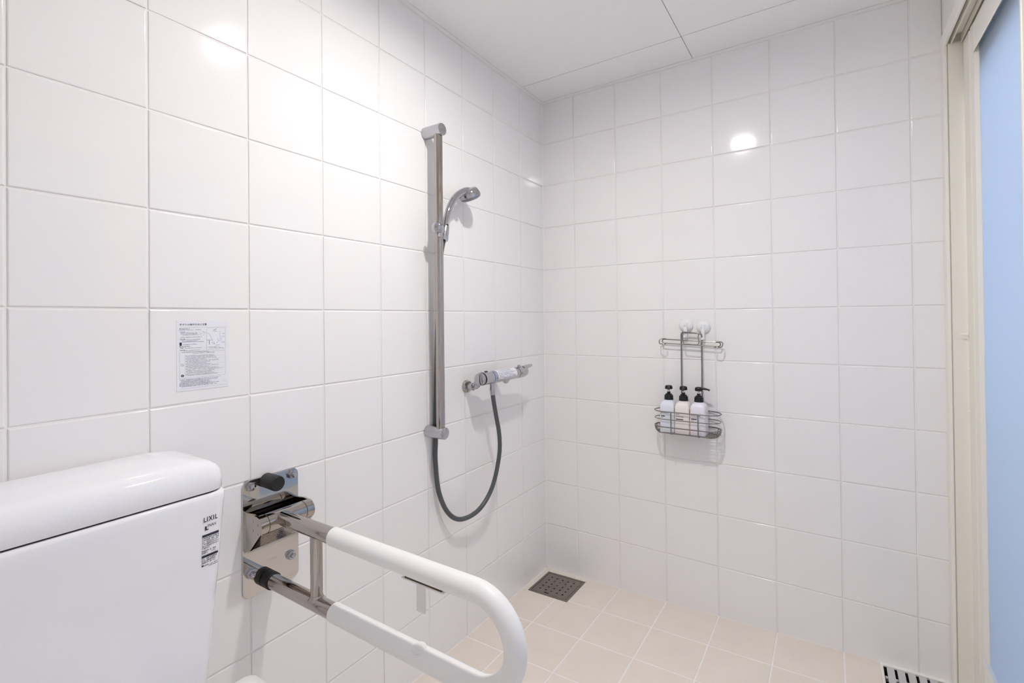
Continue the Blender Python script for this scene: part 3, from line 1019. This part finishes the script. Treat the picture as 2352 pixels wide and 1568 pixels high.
bottle(0.7120, 'b3', 'lilac white body soap pump bottle with its nozzle turned sideways', math.radians(0), [(1, 'b3')],
       [('t', 0.006, 0.0735, ('body soap', 0.0068, 0.0, 0.034)), ('r', 0.006, 0.0615, (0.0205, 0.0035)), ('r', 0.006, 0.056, (0.0085, 0.0014))])

# ------------------------------------------------------------------ fold-up grab bar
t = thing('grab_bar', (0, -1.3535, 0.667), 'fold-up grab bar with white grip on a mirror steel wall plate', 'grab bar')
PY0, PY1, PZ0, PZ1 = -1.4235, -1.2835, 0.530, 0.803
pl = MB()
o1 = rrect(PY0, PY1, PZ0, PZ1, 0.016, 6)
o2 = rrect(PY0 + 0.001, PY1 - 0.001, PZ0 + 0.001, PZ1 - 0.001, 0.015, 6)
pl.loft([[(0.0002, y, z) for y, z in o1], [(0.0035, y, z) for y, z in o1], [(0.0045, y, z) for y, z in o2]])
pl.build('wall_plate', 'mirror', t, 30)
for (y, z) in ((-1.4055, 0.7895), (-1.3030, 0.7895), (-1.4065, 0.5875), (-1.3060, 0.5895)):
    b = MB()
    b.lathe([(0.0045, 0.0128), (0.006, 0.0128)], (0, y, z), (1, 0, 0), 22)
    b.lathe([(0.006, 0.0100), (0.0065, 0.0108), (0.0125, 0.0108), (0.0135, 0.0095)], (0, y, z), (1, 0, 0.0), 6)
    b.lathe([(0.0135, 0.0062), (0.019, 0.0062), (0.0215, 0.004), (0.0222, 0.001)], (0, y, z), (1, 0, 0), 16)
    b.build('bolt', 'chrome', t, 30)
MB().lathe([(0.0046, 0.0165), (0.006, 0.0172), (0.050, 0.0178), (0.053, 0.0172), (0.0545, 0.0155)], (0, -1.3665, 0.7925), (1, 0, 0), 30).build('stopper', 'rubber', t, 40)
e_ = Print()
e_.text('Cosmic', 0.0, 0.0, 0.0062, 0.0, 0.024)
e_.build('etched_mark', 'etch', t, lambda u, v: (0.0046, -1.3660 + u, 0.5975 + v))
# hinge housing: side cheeks, barrel, grooved cover
BXC, BZC, BR = 0.0565, 0.7115, 0.0215
def cheek(y0, y1):
    pts = [(0.0046, 0.6405), (0.027, 0.6490)]
    for i in range(17):
        a = math.radians(-44 + 134 * i / 16)
        pts.append((BXC + BR * math.cos(a), BZC + BR * math.sin(a)))
    pts += [(0.040, 0.7345), (0.0046, 0.7300)]
    b = MB()
    b.loft([[(x, y, z) for x, z in pts] for y in (y0, y1)])
    return b.build('hinge_cheek', 'steel', t, 25)
ck = cheek(-1.4195, -1.4140)
cheek(-1.2925, -1.2870)
for (x, z) in ((0.040, 0.7195), (0.060, 0.7150), (0.040, 0.6985), (0.060, 0.6945)):
    MB().lathe([(0, 0.0026), (0.0006, 0.0026), (0.001, 0.0015)], (x, -1.4195, z), (0, -1, 0), 12).build('screw', 'chrome', ck, True)
bl = MB()
bl.lathe([(0, 0.0195), (0.001, BR), (0.0145, BR), (0.0150, 0.020), (0.0165, 0.020), (0.017, BR), (0.108, BR), (0.1085, 0.020), (0.110, 0.020), (0.1105, BR), (0.125, BR), (0.127, 0.0195)], (BXC, -1.4165, BZC), (0, 1, 0), 36)
bl.build('hinge_barrel', 'steel', t, 30)
cv = MB()
prf = []
ng = 8
p0, p1 = Vector((0.0690, 0.6930)), Vector((0.0255, 0.6495))
dv = (p1 - p0) / ng
nv = Vector((-dv.y, dv.x)).normalized()
if nv.x < 0:
    nv = -nv
for i in range(ng):
    q = p0 + dv * i
    prf += [q, q + dv * .62, q + dv * .66 - nv * 0.0022, q + dv * .96 - nv * 0.0022]
prf.append(p1)
back = [Vector((0.010, 0.652)), Vector((0.045, 0.700))]
cv.loft([[(q.x, y, q.y) for q in prf + back] for y in (-1.4138, -1.2927)])
cv.build('grooved_cover', 'steel', t)
MB().box(0.0047, 0.040, -1.4138, -1.2927, 0.690, 0.7005).build('housing_shade', 'dark', t)  # near-black slab painted as the shade inside the hinge recess
AY, Z1, Z2, RT = -1.365, 0.7165, 0.5577, 0.0170
MB().cyl((BXC + 0.015, AY, Z1), (0.262, AY, Z1), RT, 28).build('upper_tube', 'steel', t, True)
MB().cyl((0.0140, AY, Z2), (0.262, AY, Z2), RT, 28).build('lower_tube', 'steel', t, True)
b = MB()
b.lathe([(0.0048, 0.0150), (0.0056, 0.0198), (0.0290, 0.0198), (0.0300, 0.0172)], (0, AY, Z2), (1, 0, 0), 30)
b.build('bumper_ring', 'rubber', t, 35)
b = MB()
b.cyl((0.1955, AY, Z2 + 0.006), (0.1955, AY, Z1 - 0.006), 0.0128, 24)
b.lathe([(0, 0.0185), (0.004, 0.0150), (0.010, 0.0130)], (0.1955, AY, Z2 + 0.0095), (0, 0, 1), 24, cap=False)
b.build('post', 'steel', t, True)
gp = [(0.2555, AY, Z1), (0.35, AY, Z1), (0.45, AY, Z1), (0.55, AY, Z1), (0.600, AY, Z1)]
cx, cz, rb = 0.632, (Z1 + Z2) / 2, (Z1 - Z2) / 2
for i in range(21):
    a = math.radians(90 - 180 * i / 20)
    gp.append((cx + rb * math.cos(a) * 1.0, AY, cz + rb * math.sin(a)))
gp += [(0.600, AY, Z2), (0.55, AY, Z2), (0.45, AY, Z2), (0.35, AY, Z2), (0.2555, AY, Z2)]
grip = MB().tube(gp, 0.0192, 28).build('grip', 'grip', t, 50)
# clip left under the upper grip
MB().bbox(0.462, 0.566, AY - 0.007, AY + 0.007, Z1 - 0.0262, Z1 - 0.0232, 0.001).build('clip', 'plastic', t)
MB().box(0.470, 0.560, AY - 0.005, AY + 0.005, Z1 - 0.0232, Z1 - 0.0185).build('clip_gap', 'slit', t)
MB().box(0.496, 0.517, AY - 0.0012, AY + 0.0012, Z1 - 0.078, Z1 - 0.0262).build('hanging_strip', 'greystrip', t)  # thin pale grey strip hanging below the upper grip
b = MB()
b.lathe([(0, 0.0135), (0.002, 0.0125), (0.0035, 0.008), (0.004, 0.002)], (0.505, AY - 0.004, Z2 + 0.0175), (0, -0.25, 1), 16)
b.build('clip_foot', 'plastic', t, True)

# ------------------------------------------------------------------ instruction notice
SY0, SY1, SZ0, SZ1 = -1.5545, -1.4515, 1.0275, 1.1758
nt_ = MB().box(0.0001, 0.0007, SY0, SY1, SZ0, SZ1).build('instruction_notice', 'paper')
tag(nt_, 'white printed instruction notice stuck on the tiled wall', 'notice')
W, Hh = SY1 - SY0, SZ1 - SZ0
p = Print()
def pd(u0, u1, v, h, sd):
    p.dashes(u0 * W, u1 * W, v * Hh, h * Hh, sd)
U = lambda a: a * W
Vv = lambda a: a * Hh
p.text('手すりの操作方法と注意', U(0.055), Vv(0.928), 0.0043, 0.012, U(0.515))
pd(0.075, 0.26, 0.877, 0.0115, 1)
g = Print()
def gd(u0, u1, v, h, sd):
    g.dashes(u0 * W, u1 * W, v * Hh, h * Hh, sd)
p.rect(U(0.055), U(0.07), Vv(0.877), Vv(0.889))
p.rect(U(0.055), U(0.07), Vv(0.628), Vv(0.640))
pd(0.075, 0.28, 0.628, 0.0115, 2)
p.rect(U(0.055), U(0.095), Vv(0.645), Vv(0.690))
lines = [(0.055, 0.47, 0.861), (0.055, 0.17, 0.836), (0.08, 0.40, 0.822), (0.08, 0.40, 0.806), (0.10, 0.40, 0.790), (0.08, 0.48, 0.757), (0.055, 0.17, 0.733), (0.08, 0.45, 0.722), (0.10, 0.41, 0.703), (0.10, 0.52, 0.690), (0.12, 0.38, 0.654), (0.055, 0.17, 0.612), (0.08, 0.48, 0.602), (0.055, 0.17, 0.576), (0.08, 0.45, 0.568), (0.10, 0.62, 0.545)]
for k, (a, b_, c) in enumerate(lines):
    gd(a, b_, c, 0.0095, 10 + k)
p.text('はね上げ式手すりご使用上の注意', U(0.345), Vv(0.521), 0.0021, 0.0, U(0.375))
g.line(U(0.30), Vv(0.520), U(0.315), Vv(0.537), 0.0002)
g.line(U(0.315), Vv(0.537), U(0.33), Vv(0.520), 0.0002)
g.line(U(0.33), Vv(0.520), U(0.30), Vv(0.520), 0.0002)
for k in range(16):
    v = 0.489 - 0.0185 * k
    if v < 0.20:
        break
    gd(0.175 + (0.012 if k % 2 else 0), 0.55 + 0.35 * random.random(), v, 0.0095, 40 + k)
    if k % 2 == 0:
        p.rect(U(0.17), U(0.182), Vv(v), Vv(v + .008))
for k in range(9):
    v = 0.158 - 0.0125 * k
    gd(0.075, 0.60 + 0.3 * random.random(), v, 0.0092, 80 + k)
    if k in (0, 4, 5, 6, 7):
        p.rect(U(0.055), U(0.068), Vv(v), Vv(v + .008))
# figure frame and drawing
g.frame(U(0.565), U(0.945), Vv(0.570), Vv(0.888), 0.00022)
g.line(U(0.055), Vv(0.901), U(0.995), Vv(0.901), 0.0002)
g.frame(U(0.055), U(0.945), Vv(0.182), Vv(0.545), 0.00022)
g.line(U(0.155), Vv(0.182), U(0.155), Vv(0.510), 0.00018)
for v in (0.478, 0.441, 0.404, 0.367, 0.33, 0.293, 0.256, 0.222):
    g.line(U(0.155), Vv(v), U(0.945), Vv(v), 0.00010)
g.line(U(0.055), Vv(0.035), U(0.995), Vv(0.035), 0.0002)
def circle(pr_, cu_, cv_, r, wd, n=18):
    for i in range(n):
        a, b2 = 2 * math.pi * i / n, 2 * math.pi * (i + 1) / n
        pr_.line(cu_ + r * math.cos(a), cv_ + r * math.sin(a), cu_ + r * math.cos(b2), cv_ + r * math.sin(b2), wd)
circle(g, U(0.475), Vv(0.812), 0.0048, 0.0002)
circle(g, U(0.70), Vv(0.665), 0.0022, 0.0003)
circle(g, U(0.105), Vv(0.37), 0.0026, 0.0004)
g.line(U(0.105) - .0018, Vv(0.37) + .0018, U(0.105) + .0018, Vv(0.37) - .0018, 0.0004)
n_ = len(p.v)
p.v += [(U(0.105) + 0.0027 * math.cos(math.pi * i / 9), Vv(0.218) + 0.0027 * math.sin(math.pi * i / 9)) for i in range(18)]
p.f.append(tuple(range(n_, n_ + 18)))
for (a, b_, c, d_) in ((0.44, 0.80, 0.51, 0.83), (0.51, 0.835, 0.62, 0.80), (0.62, 0.80, 0.685, 0.70), (0.70, 0.675, 0.76, 0.62), (0.835, 0.84, 0.835, 0.70), (0.85, 0.77, 0.875, 0.74), (0.875, 0.74, 0.855, 0.71), (0.855, 0.71, 0.87, 0.68), (0.76, 0.66, 0.83, 0.70), (0.79, 0.73, 0.80, 0.69)):
    g.line(U(a), Vv(b_), U(c), Vv(d_), 0.0003)
p.line(U(0.70), Vv(0.853), U(0.765), Vv(0.872), 0.0007)
p.line(U(0.615), Vv(0.70), U(0.622), Vv(0.645), 0.0008)
for (a, b_, c) in ((0.66, 0.77, 0.835), (0.575, 0.68, 0.705), (0.885, 0.935, 0.795), (0.885, 0.935, 0.75), (0.875, 0.935, 0.667), (0.77, 0.82, 0.628), (0.60, 0.82, 0.602), (0.62, 0.92, 0.586)):
    gd(a, b_, c, 0.0095, int(a * 1000))
gd(0.88, 0.945, 0.085, 0.0085, 5)
p.build('print', 'ink', nt_, lambda u, v: (0.00085, SY0 + u, SZ0 + v))
g.build('fine_print', 'greyink', nt_, lambda u, v: (0.0008, SY0 + u, SZ0 + v))
x_ = Print()
x_.rect(U(0.105) - 0.0004, U(0.105) + 0.0004, Vv(0.218) - 0.0004, Vv(0.218) + 0.0018)
x_.rect(U(0.105) - 0.0004, U(0.105) + 0.0004, Vv(0.218) - 0.0017, Vv(0.218) - 0.0009)
x_.build('reversed_print', 'paper', nt_, lambda u, v: (0.0009, SY0 + u, SZ0 + v))

# ------------------------------------------------------------------ toilet
YC = -1.7445
t = thing('toilet', (0.28, YC, floor_z(0.28, YC)), 'white porcelain toilet with a cistern beside the grab bar', 'toilet')
def tank_half(z):
    u = (z - 0.44) / 0.42
    return 0.168 + 0.037 * u ** 0.8
def tank_front(y, z):
    u = (z - 0.44) / 0.42
    k = (y - YC) / tank_half(z)
    base = 0.176 + 0.014 * u
    return base - 0.006 * k * k
def tank_ring(z, ins=0.0):
    h = tank_half(min(z, 0.858)) - ins
    out = []
    xf = 0.176 + 0.014 * ((min(z, 0.858) - 0.44) / 0.42) - ins
    for (x, y) in rrect(0.012 + ins, xf, -h, h, 0.026, 7):
        k = y / h
        if x > 0.06:
            x -= 0.006 * k * k * (x - 0.06) / (xf - 0.06)
        out.append((x, YC + y, z))
    return out
rg = [tank_ring(z) for z in (0.44, 0.50, 0.58, 0.66, 0.74, 0.80, 0.835, 0.8505)]
rg += [tank_ring(0.8548, 0.0012), tank_ring(0.8575, 0.0045), tank_ring(0.858, 0.010)]
tank = MB().loft(rg).build('cistern', 'porcelain', t, 50)
# lid
def lid_ring(z, ins, cr):
    h = 0.2015 - ins
    out = []
    for (x, y) in rrect(0.008 + ins * .6, 0.1875 - ins, -h, h, max(0.028 - ins * .25, .012), 7):
        k = y / 0.2015
        xx = x
        if x > 0.06:
            xx -= 0.006 * k * k * (x - 0.06) / 0.13
        out.append((xx, YC + y, z + cr * (1 - k * k) * (1.0 - 0.35 * max(0, (x - 0.06)) / 0.13)))
    return out
lr = [lid_ring(0.8600, 0.0045, 0), lid_ring(0.8612, 0.0015, 0), lid_ring(0.8635, 0.0, 0), lid_ring(0.885, 0.0008, .004), lid_ring(0.896, 0.0035, .008), lid_ring(0.9035, 0.0090, .012), lid_ring(0.9085, 0.018, .015), lid_ring(0.9110, 0.032, .017), lid_ring(0.9122, 0.055, .0185), lid_ring(0.9126, 0.080, .019)]
MB().loft(lr).build('cistern_lid', 'porcelain', t, 60)
MB().loft([tank_ring(0.8560, 0.0075), tank_ring(0.8603, 0.0075)]).build('lid_gap_shade', 'dark', t)  # dark band painted as the shade in the gap under the lid
# lettering on the cistern
p = Print()
u0, v0 = YC + 0.1585, 0.0
Y0 = -1.5865
def tp(u, v):
    y = Y0 + u
    return (tank_front(y, v) + 0.0004, y, v)
p.text('LIXIL', 0.0, 0.8090, 0.0088, 0.02, 0.0240, space=1.22)
p.text('INAX', 0.0070, 0.7985, 0.0052, 0.0, 0.0150)
p.rect(0.0022, 0.0050, 0.7935, 0.8010)
p.rect(0.0050, 0.0082, 0.7935, 0.7955)
p.build('logo', 'ink', tank, tp)
q = Print()
q.rect(-0.0025, 0.0265, 0.7820, 0.7862)
for k in range(6):
    q.dashes(-0.0025, 0.0265 - (0.016 if k == 5 else 0), 0.7785 - 0.0036 * k, 0.0027, 120 + k)
for k in range(2):
    q.dashes(-0.0025, 0.0255 - 0.004 * k, 0.7555 - 0.0036 * k, 0.0027, 130 + k)
q.rect(-0.0030, 0.0255, 0.7445, 0.7488)
for k in range(3):
    q.dashes(-0.0025, 0.0250 - 0.002 * k, 0.7410 - 0.0036 * k, 0.0027, 140 + k)
q.rect(-0.0030, 0.0005, 0.7290, 0.7315)
q.dashes(0.001, 0.025, 0.7290, 0.0022, 150)
q.dashes(0.009, 0.025, 0.7262, 0.0020, 151)
q.build('caution_print', 'ink', tank, tp)
# pan, seat, lid, control arm
def oval(cx, a, b, z, n=28):
    out = []
    for i in range(n):
        an = 2 * math.pi * i / n
        r = 1.0
        x = math.cos(an)
        y = math.sin(an)
        ex = a * (1.0 if x > 0 else 0.75)
        out.append((cx + ex * (abs(x) ** 0.9) * (1 if x > 0 else -1), YC + b * (abs(y) ** 0.85) * (1 if y > 0 else -1), z))
    return out
MB().loft([oval(0.36, 0.20, 0.115, floor_z(0.36, YC) + 0.001), oval(0.36, 0.195, 0.11, 0.06), oval(0.37, 0.20, 0.12, 0.20), oval(0.40, 0.26, 0.165, 0.32), oval(0.41, 0.30, 0.185, 0.385), oval(0.41, 0.30, 0.185, 0.398)]).build('pan', 'porcelain', t, 60)
MB().loft([[(x, YC + y, z) for x, y in rrect(0.02, 0.24, -0.17, 0.17, 0.03, 5)] for z in (0.36, 0.395, 0.44)]).build('cistern_base', 'porcelain', t, 50)
MB().loft([oval(0.42, 0.295, 0.188, 0.402), oval(0.42, 0.30, 0.192, 0.408), oval(0.42, 0.30, 0.192, 0.418), oval(0.42, 0.295, 0.187, 0.424)]).build('seat', 'plastic', t, 60)
MB().loft([oval(0.42, 0.292, 0.184, 0.427), oval(0.42, 0.297, 0.188, 0.432), oval(0.42, 0.295, 0.186, 0.445), oval(0.42, 0.28, 0.17, 0.456), oval(0.42, 0.20, 0.10, 0.462)]).build('seat_cover', 'plastic', t, 60)
hz_ = [[(x, y, z) for x, y in rrect(0.215 + i, 0.41 - i, -1.585 + i, -1.513 - i, max(0.026 - i * .8, .004), 6)] for z, i in ((0.405, 0.004), (0.41, 0.0), (0.492, 0.0), (0.507, 0.003), (0.516, 0.009), (0.521, 0.018), (0.5225, 0.028))]
MB().loft(hz_).build('control_arm', 'plastic', t, 60)

bpy.context.view_layer.update()
